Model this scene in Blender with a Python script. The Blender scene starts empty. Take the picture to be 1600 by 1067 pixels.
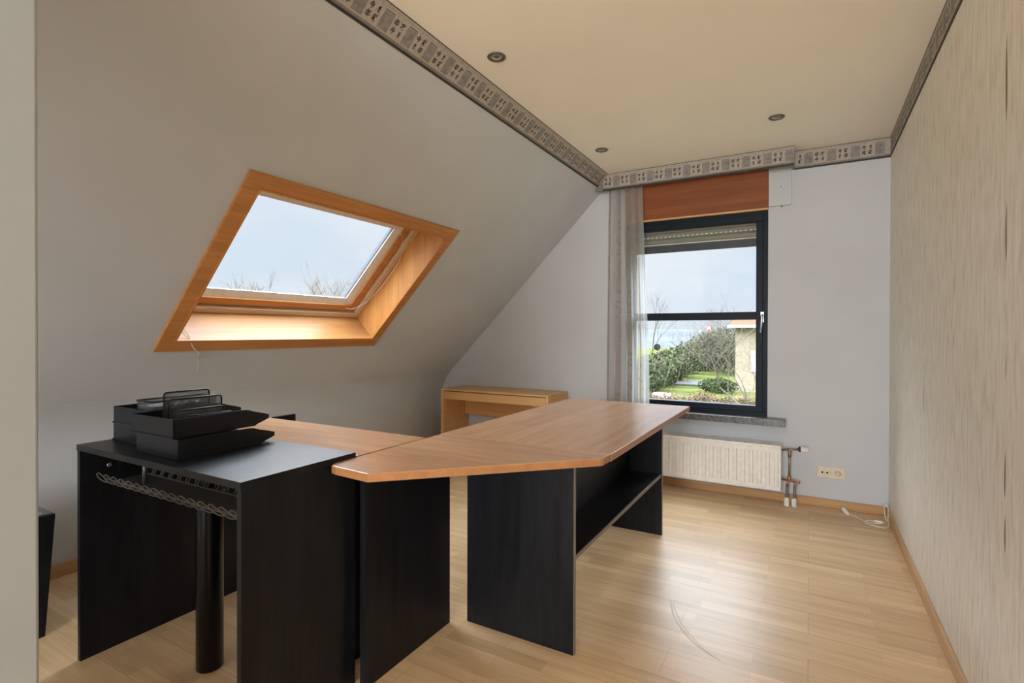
import bpy, bmesh, math, random
from mathutils import Vector, Matrix, noise
random.seed(7)
S = bpy.context.scene
COL = S.collection
PI = math.pi
# ------------------------------------------------------------------ camera
F_PX = 819.09; YAW = math.radians(29.59); PITCH = math.radians(-0.328); ROLL = math.radians(0.1203); SY = -9.336
EYE = Vector((0, 0, 1.25))
_f = Vector((-math.sin(YAW)*math.cos(PITCH), math.cos(YAW)*math.cos(PITCH), math.sin(PITCH)))
_r = Vector((math.cos(YAW), math.sin(YAW), 0)); _u = _r.cross(_f)
R2 = _r*math.cos(ROLL) + _u*math.sin(ROLL); U2 = -_r*math.sin(ROLL) + _u*math.cos(ROLL)
cd = bpy.data.cameras.new('camera'); cam = bpy.data.objects.new('camera', cd); COL.objects.link(cam)
cd.sensor_width = 36; cd.lens = F_PX/1600*36; cd.shift_y = SY/1600; cd.clip_end = 2000; cd.clip_start = 0.05
cam.matrix_world = Matrix(((R2.x, U2.x, -_f.x, EYE.x), (R2.y, U2.y, -_f.y, EYE.y), (R2.z, U2.z, -_f.z, EYE.z), (0, 0, 0, 1)))
S.camera = cam
def at(px, py, Y):
    d = R2*((px-800)/F_PX) - U2*((py-533.5-SY)/F_PX) + _f
    return EYE + d*(Y/d.y)
def dirn(px, dist):            # ground position seen along an azimuth
    d = R2*((px-800)/F_PX) + _f
    d.z = 0; d.normalize()
    return Vector((d.x*dist, d.y*dist, 0))
# ------------------------------------------------------------------ materials
def srgb(r, g, b):
    f = lambda c: (c/255/12.92) if c <= 10 else ((c/255+.055)/1.055)**2.4
    return (f(r), f(g), f(b), 1)
class NT:
    def __init__(s, name):
        s.m = bpy.data.materials.new(name); s.m.use_nodes = True
        s.t = s.m.node_tree; s.n = s.t.nodes; s.l = s.t.links
        s.b = s.n['Principled BSDF']; s.out = s.n['Material Output']
    def node(s, typ, **kw):
        n = s.n.new(typ)
        for k, v in kw.items():
            if k.startswith('i_'):
                key = k[2:]
                key = int(key) if key.isdigit() else key.replace('_', ' ')
                n.inputs[key].default_value = v
            else: setattr(n, k, v)
        return n
    def link(s, a, b): s.l.new(a, b)
    def coords(s, scale=(1, 1, 1), rot=(0, 0, 0), kind='Object'):
        tc = s.node('ShaderNodeTexCoord'); mp = s.node('ShaderNodeMapping')
        mp.inputs['Scale'].default_value = scale; mp.inputs['Rotation'].default_value = rot
        s.link(tc.outputs[kind], mp.inputs['Vector']); return mp.outputs[0]
    def noise(s, vec, scale=5, detail=4, rough=.5, dist=0):
        n = s.node('ShaderNodeTexNoise'); n.inputs['Scale'].default_value = scale
        n.inputs['Detail'].default_value = detail; n.inputs['Roughness'].default_value = rough
        n.inputs['Distortion'].default_value = dist
        if vec is not None: s.link(vec, n.inputs['Vector'])
        return n.outputs['Fac']
    def ramp(s, fac, stops):
        r = s.node('ShaderNodeValToRGB'); e = r.color_ramp.elements
        e[0].position, e[0].color = stops[0]; e[1].position, e[1].color = stops[-1]
        for p, c in stops[1:-1]:
            x = e.new(p); x.color = c
        s.link(fac, r.inputs[0]); return r.outputs[0]
    def mix(s, fac, a, b, blend='MIX'):
        m = s.node('ShaderNodeMix', data_type='RGBA', blend_type=blend)
        for sock, v in ((m.inputs[0], fac), (m.inputs[6], a), (m.inputs[7], b)):
            if hasattr(v, 'is_output') or isinstance(v, bpy.types.NodeSocket): s.link(v, sock)
            else: sock.default_value = v
        return m.outputs[2]
    def math(s, op, a, b=0.0):
        m = s.node('ShaderNodeMath', operation=op)
        for i, v in enumerate((a, b)):
            if isinstance(v, bpy.types.NodeSocket): s.link(v, m.inputs[i])
            else: m.inputs[i].default_value = v
        return m.outputs[0]
    def bump(s, h, strength=.2, dist=.002):
        b = s.node('ShaderNodeBump'); b.inputs['Strength'].default_value = strength
        b.inputs['Distance'].default_value = dist
        s.link(h, b.inputs['Height']); s.link(b.outputs[0], s.b.inputs['Normal'])
def plain(name, col, rough=.5, metal=0, spec=.5, nscale=30, var=.04, bump=0):
    t = NT(name); v = t.coords()
    f = t.noise(v, nscale, 3)
    c2 = tuple(min(1, c*(1-var*2)) for c in col[:3])+(1,); c1 = tuple(min(1, c*(1+var)) for c in col[:3])+(1,)
    t.link(t.ramp(f, [(.3, c2), (.7, c1)]), t.b.inputs['Base Color'])
    t.b.inputs['Roughness'].default_value = rough; t.b.inputs['Metallic'].default_value = metal
    t.b.inputs['Specular IOR Level'].default_value = spec
    if bump: t.bump(t.noise(v, nscale*4, 3), bump, .002)
    return t.m
def wood(name, c_dark, c_light, axis='y', rough=.4, grain=26, stretch=.06, spec=.5, bump=.05, plank=None, contrast=1):
    t = NT(name); sc = [1, 1, 1]; sc['xyz'.index(axis)] = stretch
    v = t.coords(tuple(sc))
    n1 = t.noise(v, grain, 6, .6, .6); n2 = t.noise(v, grain*6, 3, .6)
    f = t.math('ADD', t.math('MULTIPLY', n1, .7), t.math('MULTIPLY', n2, .3))
    mid = tuple((a+b)/2 for a, b in zip(c_dark, c_light))
    col = t.ramp(f, [(.5-.16/contrast, c_dark), (.5, mid), (.5+.14/contrast, c_light)])
    if plank:
        bt = t.node('ShaderNodeTexBrick'); bt.offset = .37; bt.offset_frequency = 2
        pv = t.coords((1, 1, 1), plank.get('rot', (0, 0, 0)))
        t.link(pv, bt.inputs['Vector'])
        bt.inputs['Scale'].default_value = 1; bt.inputs['Brick Width'].default_value = plank['w']; bt.inputs['Row Height'].default_value = plank['h']
        bt.inputs['Mortar Size'].default_value = plank.get('m', .0004); bt.inputs['Color1'].default_value = plank['c1']; bt.inputs['Color2'].default_value = plank['c2']
        bt.inputs['Mortar'].default_value = plank.get('mc', (.55, .5, .42, 1))
        col = t.mix(1.0, col, bt.outputs['Color'], 'MULTIPLY')
    t.link(col, t.b.inputs['Base Color']); t.b.inputs['Roughness'].default_value = rough
    t.b.inputs['Specular IOR Level'].default_value = spec
    if bump: t.bump(f, bump, .001)
    return t.m
M = {}
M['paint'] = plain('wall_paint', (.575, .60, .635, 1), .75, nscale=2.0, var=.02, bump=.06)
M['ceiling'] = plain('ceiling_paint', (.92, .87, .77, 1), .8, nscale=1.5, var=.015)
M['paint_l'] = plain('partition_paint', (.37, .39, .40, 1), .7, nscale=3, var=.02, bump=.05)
def floor_mat():
    t = NT('laminate_floor')
    n1 = t.noise(t.coords((2.2, 30, 1)), 1.0, 5, .55); n2 = t.noise(t.coords((5, 160, 1)), 1.0, 2, .5)
    f = t.math('ADD', t.math('MULTIPLY', n1, .65), t.math('MULTIPLY', n2, .35))
    col = t.ramp(f, [(.30, (.60, .395, .21, 1)), (.5, (.72, .505, .29, 1)), (.70, (.79, .58, .36, 1))])
    # narrow parquet strips printed in every board
    b = t.node('ShaderNodeTexBrick'); b.offset = .43; b.offset_frequency = 2
    t.link(t.coords((1, 1, 1)), b.inputs['Vector'])
    for k, x in (('Scale', 1), ('Brick Width', .43), ('Row Height', .064), ('Mortar Size', .0007), ('Bias', 0)): b.inputs[k].default_value = x
    b.inputs['Color1'].default_value = (1.06, 1.06, 1.06, 1); b.inputs['Color2'].default_value = (.85, .815, .755, 1); b.inputs['Mortar'].default_value = (.78, .74, .68, 1)
    col = t.mix(1.0, col, b.outputs['Color'], 'MULTIPLY')
    b2 = t.node('ShaderNodeTexBrick'); b2.offset = .37; b2.offset_frequency = 2
    t.link(t.coords((1, 1, 1)), b2.inputs['Vector'])
    for k, x in (('Scale', 1), ('Brick Width', 1.29), ('Row Height', .192), ('Mortar Size', .0012)): b2.inputs[k].default_value = x
    b2.inputs['Color1'].default_value = (1, 1, 1, 1); b2.inputs['Color2'].default_value = (.94, .93, .92, 1); b2.inputs['Mortar'].default_value = (.72, .67, .6, 1)
    col = t.mix(1.0, col, b2.outputs['Color'], 'MULTIPLY')
    t.link(col, t.b.inputs['Base Color'])
    t.b.inputs['Roughness'].default_value = .37; t.b.inputs['Specular IOR Level'].default_value = .5
    return t.m
M['floor'] = floor_mat()
def wallpaper():
    t = NT('textured_wallpaper')
    v = t.coords((1, 1, .17))
    n1 = t.noise(v, 42, 3, .55); n2 = t.noise(t.coords((1, 1, .1)), 190, 3, .6); n3 = t.noise(t.coords((1, 1, .35)), 1.6, 3)
    f = t.math('ADD', t.math('MULTIPLY', n1, .75), t.math('MULTIPLY', n2, .25))
    col = t.ramp(f, [(.36, (.60, .55, .47, 1)), (.47, (.76, .71, .64, 1)), (.62, (.85, .82, .77, 1))])
    col = t.mix(.35, col, t.ramp(n3, [(.35, (.80, .73, .62, 1)), (.65, (.82, .79, .75, 1))]))
    t.link(col, t.b.inputs['Base Color'])
    t.link(t.ramp(f, [(.4, (.65,)*3+(1,)), (.65, (.38,)*3+(1,))]), t.b.inputs['Roughness'])
    t.bump(f, .35, .002)
    return t.m
M['wallpaper'] = wallpaper()
M['tear'] = plain('torn_paper_backing', (.26, .125, .045, 1), .8)
M['oak_base'] = wood('baseboard_oak', (.42, .22, .085, 1), (.56, .33, .15, 1), 'x', .45, 20)
M['oak_base_y'] = wood('baseboard_oak_long', (.47, .27, .12, 1), (.60, .38, .19, 1), 'y', .45, 20)
M['table'] = wood('walnut_veneer', (.50, .26, .13, 1), (.66, .38, .21, 1), 'x', .2, 14, .08, .8, .03,
    plank=dict(w=.55, h=.11, c1=(1, 1, 1, 1), c2=(.86, .83, .80, 1), m=0))
M['table_long'] = wood('walnut_veneer_long', (.50, .26, .13, 1), (.66, .38, .21, 1), 'y', .2, 14, .08, .8, .03,
    plank=dict(w=.62, h=.125, rot=(0, 0, PI/2), c1=(1.03, 1.03, 1.03, 1), c2=(.86, .83, .80, 1), m=0))
M['table_edge'] = wood('walnut_edge', (.34, .145, .055, 1), (.46, .215, .085, 1), 'x', .3, 22)
M['bench'] = wood('light_oak_veneer', (.60, .33, .12, 1), (.72, .43, .18, 1), 'x', .42, 24)
M['red_wood'] = wood('reddish_board', (.22, .065, .022, 1), (.32, .10, .034, 1), 'x', .45, 10, spec=.25)
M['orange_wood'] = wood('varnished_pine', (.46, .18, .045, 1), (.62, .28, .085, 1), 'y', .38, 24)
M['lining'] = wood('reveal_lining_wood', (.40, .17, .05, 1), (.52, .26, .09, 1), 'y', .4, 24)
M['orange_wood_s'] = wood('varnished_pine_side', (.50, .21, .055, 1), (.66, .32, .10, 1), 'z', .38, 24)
M['pale_wood'] = wood('pale_pine', (.62, .47, .30, 1), (.74, .60, .43, 1), 'y', .4, 20)
M['white_strip'] = plain('weathered_white_strip', (.80, .76, .71, 1), .45)
M['flashing'] = plain('grey_flashing', (.16, .19, .24, 1), .4, .3)
M['black_wood'] = wood('black_ash', (.002, .0026, .004, 1), (.011, .012, .016, 1), 'z', .42, 16, .12, .26, .25)
M['black_top'] = wood('black_ash_top', (.004, .005, .007, 1), (.014, .017, .022, 1), 'y', .32, 12, .12, .45, .35)
M['edging'] = plain('grey_brown_edging', (.20, .17, .14, 1), .45)
M['black_plastic'] = plain('black_plastic', (.008, .010, .016, 1), .38, spec=.32)
M['black_metal'] = plain('black_metal_wire', (.012, .012, .014, 1), .35, .2)
M['black_tube'] = plain('black_gloss_tube', (.005, .005, .006, 1), .28, spec=.22)
M['grey_plastic'] = plain('grey_plastic', (.10, .09, .08, 1), .45)
M['grey_metal'] = plain('grey_metal', (.18, .19, .2, 1), .35, .6)
M['anthracite'] = plain('anthracite_frame', (.007, .013, .023, 1), .45, spec=.16)
M['stone'] = plain('dark_stone', (.13, .125, .12, 1), .25, nscale=60, var=.3)
M['white_paint'] = plain('white_lacquer', (.80, .775, .72, 1), .35)
M['white_plastic'] = plain('white_plastic', (.80, .78, .74, 1), .4)
M['cream_plastic'] = plain('cream_plastic', (.72, .64, .50, 1), .35)
M['dark_hole'] = plain('dark_socket_hole', (.02, .018, .015, 1), .6)
M['brass'] = plain('nickel_brass', (.32, .27, .2, 1), .35, .7)
M['copper'] = plain('copper_pipe', (.42, .22, .15, 1), .35, .7)
M['sleeve'] = plain('grey_pipe_sleeve', (.16, .17, .2, 1), .6)
M['chrome'] = plain('chrome', (.6, .62, .66, 1), .2, .9)
M['shutter'] = plain('beige_shutter', (.26, .24, .19, 1), .5)
M['shutter_dark'] = plain('shutter_end_slat', (.05, .05, .055, 1), .5)
M['shutter_pale'] = plain('pale_shutter_parts', (.8, .8, .8, 1), .5)
M['lamp_ring'] = plain('bronze_lamp_ring', (.16, .135, .10, 1), .35, .6)
M['lamp_glass'] = plain('lamp_reflector', (.45, .46, .42, 1), .2, .3)
M['cord'] = plain('cream_cord', (.72, .68, .62, 1), .7)
M['border'] = plain('border_paper', (.46, .41, .36, 1), .75, nscale=80, var=.1)
M['border_grey'] = plain('border_grey_band', (.23, .215, .205, 1), .75, nscale=120, var=.1)
M['border_dark'] = plain('border_dark_edge', (.042, .036, .034, 1), .7)
M['ink'] = plain('border_ink', (.022, .015, .010, 1), .8)
M['ring'] = plain('border_ring_print', (.25, .22, .19, 1), .8)
def text_block():
    t = NT('border_text_block'); tc = t.node('ShaderNodeTexCoord')
    v = t.coords((1, 1, 1)); n = t.noise(v, 700, 2, .5); n2 = t.noise(v, 40, 2)
    f = t.math('ADD', t.math('MULTIPLY', n, .7), t.math('MULTIPLY', n2, .3))
    t.link(t.ramp(f, [(.42, (.16, .148, .14, 1)), (.56, (.34, .315, .30, 1))]), t.b.inputs['Base Color'])
    t.b.inputs['Roughness'].default_value = .8
    return t.m
M['block'] = text_block()
def glass_mat():
    t = NT('window_glass'); tr = t.node('ShaderNodeBsdfTransparent'); gl = t.node('ShaderNodeBsdfGlossy')
    gl.inputs['Roughness'].default_value = .02
    tr.inputs[0].default_value = (.97, .985, .98, 1)
    fr = t.node('ShaderNodeFresnel'); fr.inputs['IOR'].default_value = 1.3
    mx = t.node('ShaderNodeMixShader'); ge = t.node('ShaderNodeNewGeometry')
    t.link(t.math('MULTIPLY', fr.outputs[0], t.math('SUBTRACT', 1.0, ge.outputs['Backfacing'])), mx.inputs[0]); t.link(tr.outputs[0], mx.inputs[1]); t.link(gl.outputs[0], mx.inputs[2])
    t.link(mx.outputs[0], t.out.inputs[0]); return t.m
M['glass'] = glass_mat()
def mesh_mat():
    t = NT('perforated_metal_mesh'); v = t.coords((1, 1, 1))
    sep = t.node('ShaderNodeSeparateXYZ'); t.link(v, sep.inputs[0])
    k = 2*PI/.0022
    a = t.math('SINE', t.math('MULTIPLY', t.math('ADD', sep.outputs[1], sep.outputs[0]), k)); b = t.math('SINE', t.math('MULTIPLY', sep.outputs[2], k))
    f = t.math('GREATER_THAN', t.math('MULTIPLY', a, b), -.12)
    tr = t.node('ShaderNodeBsdfTransparent'); mx = t.node('ShaderNodeMixShader')
    t.b.inputs['Base Color'].default_value = (.14, .145, .165, 1); t.b.inputs['Roughness'].default_value = .35; t.b.inputs['Metallic'].default_value = .4
    t.link(f, mx.inputs[0]); t.link(t.b.outputs[0], mx.inputs[1]); t.link(tr.outputs[0], mx.inputs[2])
    t.link(mx.outputs[0], t.out.inputs[0]); return t.m
M['mesh'] = mesh_mat()
def curtain_mat():
    t = NT('sheer_curtain_fabric'); tc = t.node('ShaderNodeTexCoord'); sep = t.node('ShaderNodeSeparateXYZ'); t.link(tc.outputs['UV'], sep.inputs[0])
    u, vv = sep.outputs[0], sep.outputs[1]
    # woven stripes across the cloth, with a leafy motif in some of them
    st = t.math('SINE', t.math('MULTIPLY', u, 2*PI*4)); 
    mp = t.node('ShaderNodeMapping'); mp.inputs['Scale'].default_value = (9, 30, 1); t.link(tc.outputs['UV'], mp.inputs[0])
    vo = t.node('ShaderNodeTexVoronoi'); vo.inputs['Scale'].default_value = 1.6; t.link(mp.outputs[0], vo.inputs[0])
    motif = t.math('LESS_THAN', vo.outputs[0], .33)
    band = t.math('GREATER_THAN', st, .35)
    den = t.math('ADD', t.math('MULTIPLY', band, .22), t.math('MULTIPLY', t.math('MULTIPLY', band, motif), -.14))
    col = t.mix(band, (.76, .77, .78, 1), (.52, .46, .40, 1))
    dif = t.node('ShaderNodeBsdfDiffuse'); trl = t.node('ShaderNodeBsdfTranslucent'); tr = t.node('ShaderNodeBsdfTransparent')
    t.link(col, dif.inputs[0]); t.link(col, trl.inputs[0])
    m1 = t.node('ShaderNodeMixShader'); m1.inputs[0].default_value = .45; t.link(dif.outputs[0], m1.inputs[1]); t.link(trl.outputs[0], m1.inputs[2])
    m2 = t.node('ShaderNodeMixShader'); t.link(t.math('ADD', den, .52), m2.inputs[0]); t.link(tr.outputs[0], m2.inputs[1]); t.link(m1.outputs[0], m2.inputs[2])
    t.link(m2.outputs[0], t.out.inputs[0]); return t.m
M['curtain'] = curtain_mat()
M['lawn'] = plain('lawn_grass', (.085, .10, .032, 1), .9, nscale=.7, var=.2, spec=0)
M['leaf_green'] = plain('hedge_leaves', (.045, .060, .026, 1), .7, nscale=.8, var=.35, spec=0)
M['leaf_olive'] = plain('bush_leaves', (.085, .080, .052, 1), .7, nscale=.8, var=.3, spec=0)
M['leaf_brown'] = plain('beech_leaves', (.17, .11, .07, 1), .8, nscale=.9, var=.4, spec=0)
M['bark'] = plain('bark', (.13, .11, .09, 1), .85, spec=0)
M['house'] = plain('cream_brick', (.30, .25, .18, 1), .85, nscale=5, var=.08, spec=0)
M['roof_tile'] = plain('red_roof_tiles', (.16, .07, .045, 1), .8, spec=0)
M['slab'] = plain('grey_stone_slab', (.11, .11, .108, 1), .85, nscale=4, var=.2, spec=0)
M['hill'] = plain('hazy_hills', (.084, .090, .094, 1), .95, nscale=.01, var=.12, spec=0)  # haze of distance is mixed into the hill colour
M['sign_red'] = plain('sign_red', (.60, .12, .09, 1), .5)
M['sign_white'] = plain('sign_white', (.5, .5, .49, 1), .5)
M['paperpad'] = plain('paper_pad', (.55, .60, .66, 1), .6)
# ------------------------------------------------------------------ mesh builder
class MB:
    def __init__(s): s.bm = bmesh.new(); s.mi = 0
    def mat(s, i): s.mi = i; return s
    def _faces(s, fs, smooth=False):
        for f in fs: f.material_index = s.mi; f.smooth = smooth
    def box(s, x0, x1, y0, y1, z0, z1, bev=0, seg=2):
        return s.hexa([Vector(p) for p in ((x0, y0, z0), (x1, y0, z0), (x1, y1, z0), (x0, y1, z0), (x0, y0, z1), (x1, y0, z1), (x1, y1, z1), (x0, y1, z1))], bev, seg)
    def hexa(s, P, bev=0, seg=2):
        before = set(s.bm.faces)
        v = [s.bm.verts.new(p) for p in P]
        for q in ((3, 2, 1, 0), (4, 5, 6, 7), (0, 1, 5, 4), (1, 2, 6, 5), (2, 3, 7, 6), (3, 0, 4, 7)): s.bm.faces.new([v[i] for i in q])
        if bev:
            ed = set(e for x in v for e in x.link_edges)
            bmesh.ops.bevel(s.bm, geom=list(ed), offset=bev, segments=seg, affect='EDGES', profile=.5, clamp_overlap=True)
        nf = [f for f in s.bm.faces if f not in before]
        s._faces(nf, False); return s
    def prism(s, pts, vec, bev=0, seg=2, smooth=False):
        """pts: 3D outline, extruded by vec"""
        before = set(s.bm.faces)
        vec = Vector(vec); a = [s.bm.verts.new(Vector(p)) for p in pts]; b = [s.bm.verts.new(Vector(p)+vec) for p in pts]
        n = len(pts)
        s.bm.faces.new(a[::-1]); s.bm.faces.new(b)
        for i in range(n): s.bm.faces.new((a[i], a[(i+1) % n], b[(i+1) % n], b[i]))
        if bev:
            ed = set()
            for i in range(n):
                for ring in (a, b):
                    e = s.bm.edges.get((ring[i], ring[(i+1) % n]))
                    if e: ed.add(e)
            bmesh.ops.bevel(s.bm, geom=list(ed), offset=bev, segments=seg, affect='EDGES', profile=.5, clamp_overlap=True)
        s._faces([f for f in s.bm.faces if f not in before], smooth); return s
    def quad(s, *P):
        f = s.bm.faces.new([s.bm.verts.new(Vector(p)) for p in P]); s._faces([f]); return s
    def tube(s, path, r, n=8, cap=True, radii=None):
        path = [Vector(p) for p in path]; rings = []; prev = None
        for i, p in enumerate(path):
            if i == 0: t = path[1]-p
            elif i == len(path)-1: t = p-path[i-1]
            else: t = (path[i+1]-path[i-1])
            t.normalize()
            if prev is None:
                a = Vector((0, 0, 1)) if abs(t.z) < .9 else Vector((1, 0, 0))
                nrm = t.cross(a).normalized()
            else:
                nrm = (prev - t*prev.dot(t))
                nrm = nrm.normalized() if nrm.length > 1e-6 else t.orthogonal().normalized()
            prev = nrm; bn = t.cross(nrm); rr = radii[i] if radii else r
            rings.append([s.bm.verts.new(p + nrm*math.cos(2*PI*k/n)*rr + bn*math.sin(2*PI*k/n)*rr) for k in range(n)])
        fs = []
        for A, B in zip(rings, rings[1:]):
            for k in range(n): fs.append(s.bm.faces.new((A[k], A[(k+1) % n], B[(k+1) % n], B[k])))
        s._faces(fs, n > 4)
        if cap: s._faces([s.bm.faces.new(rings[0][::-1]), s.bm.faces.new(rings[-1])])
        return s
    def lathe(s, c, axis, prof, n=32):
        """prof: list of (radius, height along axis)"""
        c = Vector(c); ax = Vector(axis).normalized(); a = ax.orthogonal().normalized(); b = ax.cross(a)
        rings = [[s.bm.verts.new(c+ax*h+(a*math.cos(2*PI*k/n)+b*math.sin(2*PI*k/n))*r) for k in range(n)] for r, h in prof]
        fs = []
        for A, B in zip(rings, rings[1:]):
            for k in range(n): fs.append(s.bm.faces.new((A[k], A[(k+1) % n], B[(k+1) % n], B[k])))
        s._faces(fs, True)
        s._faces([s.bm.faces.new(rings[0][::-1]), s.bm.faces.new(rings[-1])]); return s
    def obj(s, name, mats, parent=None, base=(0, 0, 0), autosmooth=True):
        base = Vector(base)
        if parent is not None: base = Vector(parent['_b'])
        for v in s.bm.verts: v.co -= base
        bmesh.ops.recalc_face_normals(s.bm, faces=s.bm.faces)
        me = bpy.data.meshes.new(name); s.bm.to_mesh(me); s.bm.free()
        for m in (mats if isinstance(mats, (list, tuple)) else [mats]): me.materials.append(M[m])
        o = bpy.data.objects.new(name, me); COL.objects.link(o)
        if parent is not None: o.parent = parent
        else: o.location = base
        o['_b'] = tuple(base)
        return o
ALL_B = []
def thing(name, label, cat, base=(0, 0, 0), group=None):
    o = bpy.data.objects.new(name, None); COL.objects.link(o); o.location = base; o.empty_display_size = .1
    o['_b'] = tuple(base); o['label'] = label; o['category'] = cat
    if group: o['group'] = group
    return o
def tag(o, label, cat, group=None):
    o['label'] = label; o['category'] = cat
    if group: o['group'] = group
    return o
def struct(o): o['kind'] = 'structure'; return o
def copy_tree(o, parent=None):
    c = o.copy(); COL.objects.link(c)
    if parent is not None: c.parent = parent
    for ch in list(o.children): copy_tree(ch, c)
    return c
# ------------------------------------------------------------------ room shell
XR, YB, ZC, XK = .475, 4.39, 2.589, -3.33
YN = -4.0
m = MB(); m.box(-3.6, .7, YN-.2, 4.75, -.12, 0); floor = struct(m.obj('floor', 'floor'))
# a worn chair mark swept into the varnish
def arc(p, w):
    mm = MB(); n = len(p)
    for i in range(n-1):
        a, b = Vector(p[i]), Vector(p[i+1]); d = (b-a).normalized(); nn = Vector((-d.y, d.x, 0))*w
        mm.quad(a-nn, b-nn, b+nn, a+nn)
    return mm
M['scuff'] = plain('scuffed_varnish', (.74, .60, .42, 1), .5)
def fl(px, py):
    d = R2*((px-800)/F_PX) - U2*((py-533.5-SY)/F_PX) + _f
    p = EYE + d*(-1.25/d.z); return Vector((p.x, p.y, .0006))
def smooth_path(P, k=6):
    out = []
    P = [Vector(p) for p in P]; n = len(P)
    for i in range(n-1):
        p0, p1, p2, p3 = P[max(i-1, 0)], P[i], P[i+1], P[min(i+2, n-1)]
        for j in range(k):
            t = j/k
            out.append(.5*((2*p1)+(-p0+p2)*t+(2*p0-5*p1+4*p2-p3)*t*t+(-p0+3*p1-3*p2+p3)*t**3))
    out.append(P[-1]); return out
sc = arc(smooth_path([fl(1047, 935), fl(1054, 965), fl(1075, 995), (fl(1098, 1015)), fl(1125, 1031)]), .0028).obj('scuff_mark', 'scuff', floor)
sc = arc(smooth_path([fl(1051, 938), fl(1061, 968), fl(1082, 996), (fl(1104, 1017))]), .0015).obj('scuff_mark', 'scuff', floor)
m = MB(); m.box(-1.60, .7, YN-.2, 4.75, ZC, ZC+.15); struct(m.obj('ceiling', 'ceiling'))
# right wall
m = MB(); m.box(XR, .7, YN-.2, 4.75, 0, ZC); wr = struct(m.obj('wall_right', 'wallpaper'))
# torn and opened seams of the wallpaper
def tear(y, z0, z1, w):
    m = MB(); n = 12; L = []; Rr = []
    for i in range(n+1):
        t = i/n; z = z0+(z1-z0)*t; ww = w*math.sin(PI*min(1, t**.8))+.0003
        o = .002*noise.noise((y*9, z*8, 1))
        L.append((XR-.0008, y+o-ww*.3, z)); Rr.append((XR-.0008, y+o+ww*.7, z))
    for i in range(n): m.quad(L[i], L[i+1], Rr[i+1], Rr[i])
    m.obj('wallpaper_tear', 'tear', wr)
for a in ((1.955, 1.84, 2.09, .011), (1.949, 1.45, 1.62, .010), (1.945, .79, .93, .008), (1.94, .64, .745, .008), (1.95, 2.28, 2.36, .0015), (1.948, 1.28, 1.36, .002), (1.946, 1.12, 1.2, .003),
          (3.166, 2.24, 2.315, .004), (3.135, 1.0, 1.05, .004), (3.135, 1.06, 1.14, .003), (3.135, .87, 1.04, .009), (3.14, 1.2, 1.26, .004), (3.13, .55, .66, .004), (3.14, 1.8, 1.86, .003), (3.15, 1.62, 1.68, .003),
          (2.55, 2.30, 2.38, .002), (2.55, 1.39, 1.48, .005), (2.545, 1.2, 1.27, .004), (2.54, 1.56, 1.62, .002)): tear(*a)
# back wall around the window opening
WX0, WX1, WZ0, WZ1 = -1.375, -.275, .615, 2.455
m = MB()
def under_slope(m, x1, y0, y1):      # gable piece that stops under the roof slope
    k = .03
    m.prism([(-3.36, y0, 0), (x1, y0, 0), (x1, y0, ZC+.03), (-1.486+.0, y0, ZC+.03), (-3.36, y0, -3.36+4.075+k)], (0, y1-y0, 0))
under_slope(m, WX0, YB, YB+.30); m.box(WX1, .7, YB, YB+.30, 0, 2.62)
m.box(WX0, WX1, YB, YB+.30, 0, WZ0-.035); m.box(WX0, WX1, YB, YB+.30, WZ1, 2.62)
struct(m.obj('wall_back', 'paint'))
# unseen rear wall, with a window opening added to bring in fill light
m = MB()
under_slope(m, -.98, YN-.2, YN); m.box(.44, .7, YN-.2, YN, 0, 2.62); m.box(-.98, .44, YN-.2, YN, 2.42, 2.62); m.box(-.98, .44, YN-.2, YN, 0, .45)
struct(m.obj('wall_rear', 'paint'))
ld = bpy.data.lights.new('rear_fill_lamp', 'AREA'); ld.shape = 'RECTANGLE'; ld.size = 1.26; ld.size_y = 1.83; ld.energy = 155; ld.color = (.93, .97, 1)  # area lamp added behind the camera to fill the room
lo = bpy.data.objects.new('rear_fill_lamp', ld); COL.objects.link(lo); lo.location = (-.27, YN-.06, 1.43); lo.rotation_euler = (math.radians(90), 0, 0)
lo.rotation_euler = Vector((0, -1, 0)).to_track_quat('Z', 'Y').to_euler()
w3 = thing('added_window', '', '', (-.27, YN-.1, .45)); del w3['label']; del w3['category']; struct(w3)  # unseen window, added as a frame around the fill lamp
m = MB(); m.box(-.98, .44, YN-.14, YN-.07, .45, .52); m.box(-.98, .44, YN-.14, YN-.07, 2.35, 2.42)
for x in (-.98, -.305, .37): m.box(x, x+.07, YN-.14, YN-.07, .52, 2.35)
m.obj('window_frame', 'anthracite', w3)
m = MB(); m.box(-.91, .37, YN-.125, YN-.12, .52, 2.35); m.obj('pane', 'glass', w3)
# sloped wall, built around the skylight shaft.  s runs down the slope, d outwards
SP = Vector((-1.486, 0, ZC)); DN = Vector((-1, 0, -1)).normalized(); NO = Vector((-1, 0, 1)).normalized()
def SL(s, y, d): p = SP+DN*s+NO*d; return Vector((p.x, y, p.z))
def slab(m, s0, s1, y0, y1, d0, d1, bev=0):
    m.hexa([SL(s0, y0, d0), SL(s1, y0, d0), SL(s1, y1, d0), SL(s0, y1, d0), SL(s0, y0, d1), SL(s1, y0, d1), SL(s1, y1, d1), SL(s0, y1, d1)], bev)
HS0, HS1, HY0, HY1 = .965, 1.945, 1.495, 2.90
SEND = (1.486*0+ (3.33-.113-1.486))*math.sqrt(2)
g = .02; TH = .24
m = MB()
slab(m, -.12, HS0-g, YN-.2, 4.75, 0, TH); slab(m, HS1+g, SEND+.1, YN-.2, 4.75, 0, TH)
slab(m, HS0-g, HS1+g, YN-.2, HY0-g, 0, TH); slab(m, HS0-g, HS1+g, HY1+g, 4.75, 0, TH)
struct(m.obj('wall_slope', 'paint'))
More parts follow.
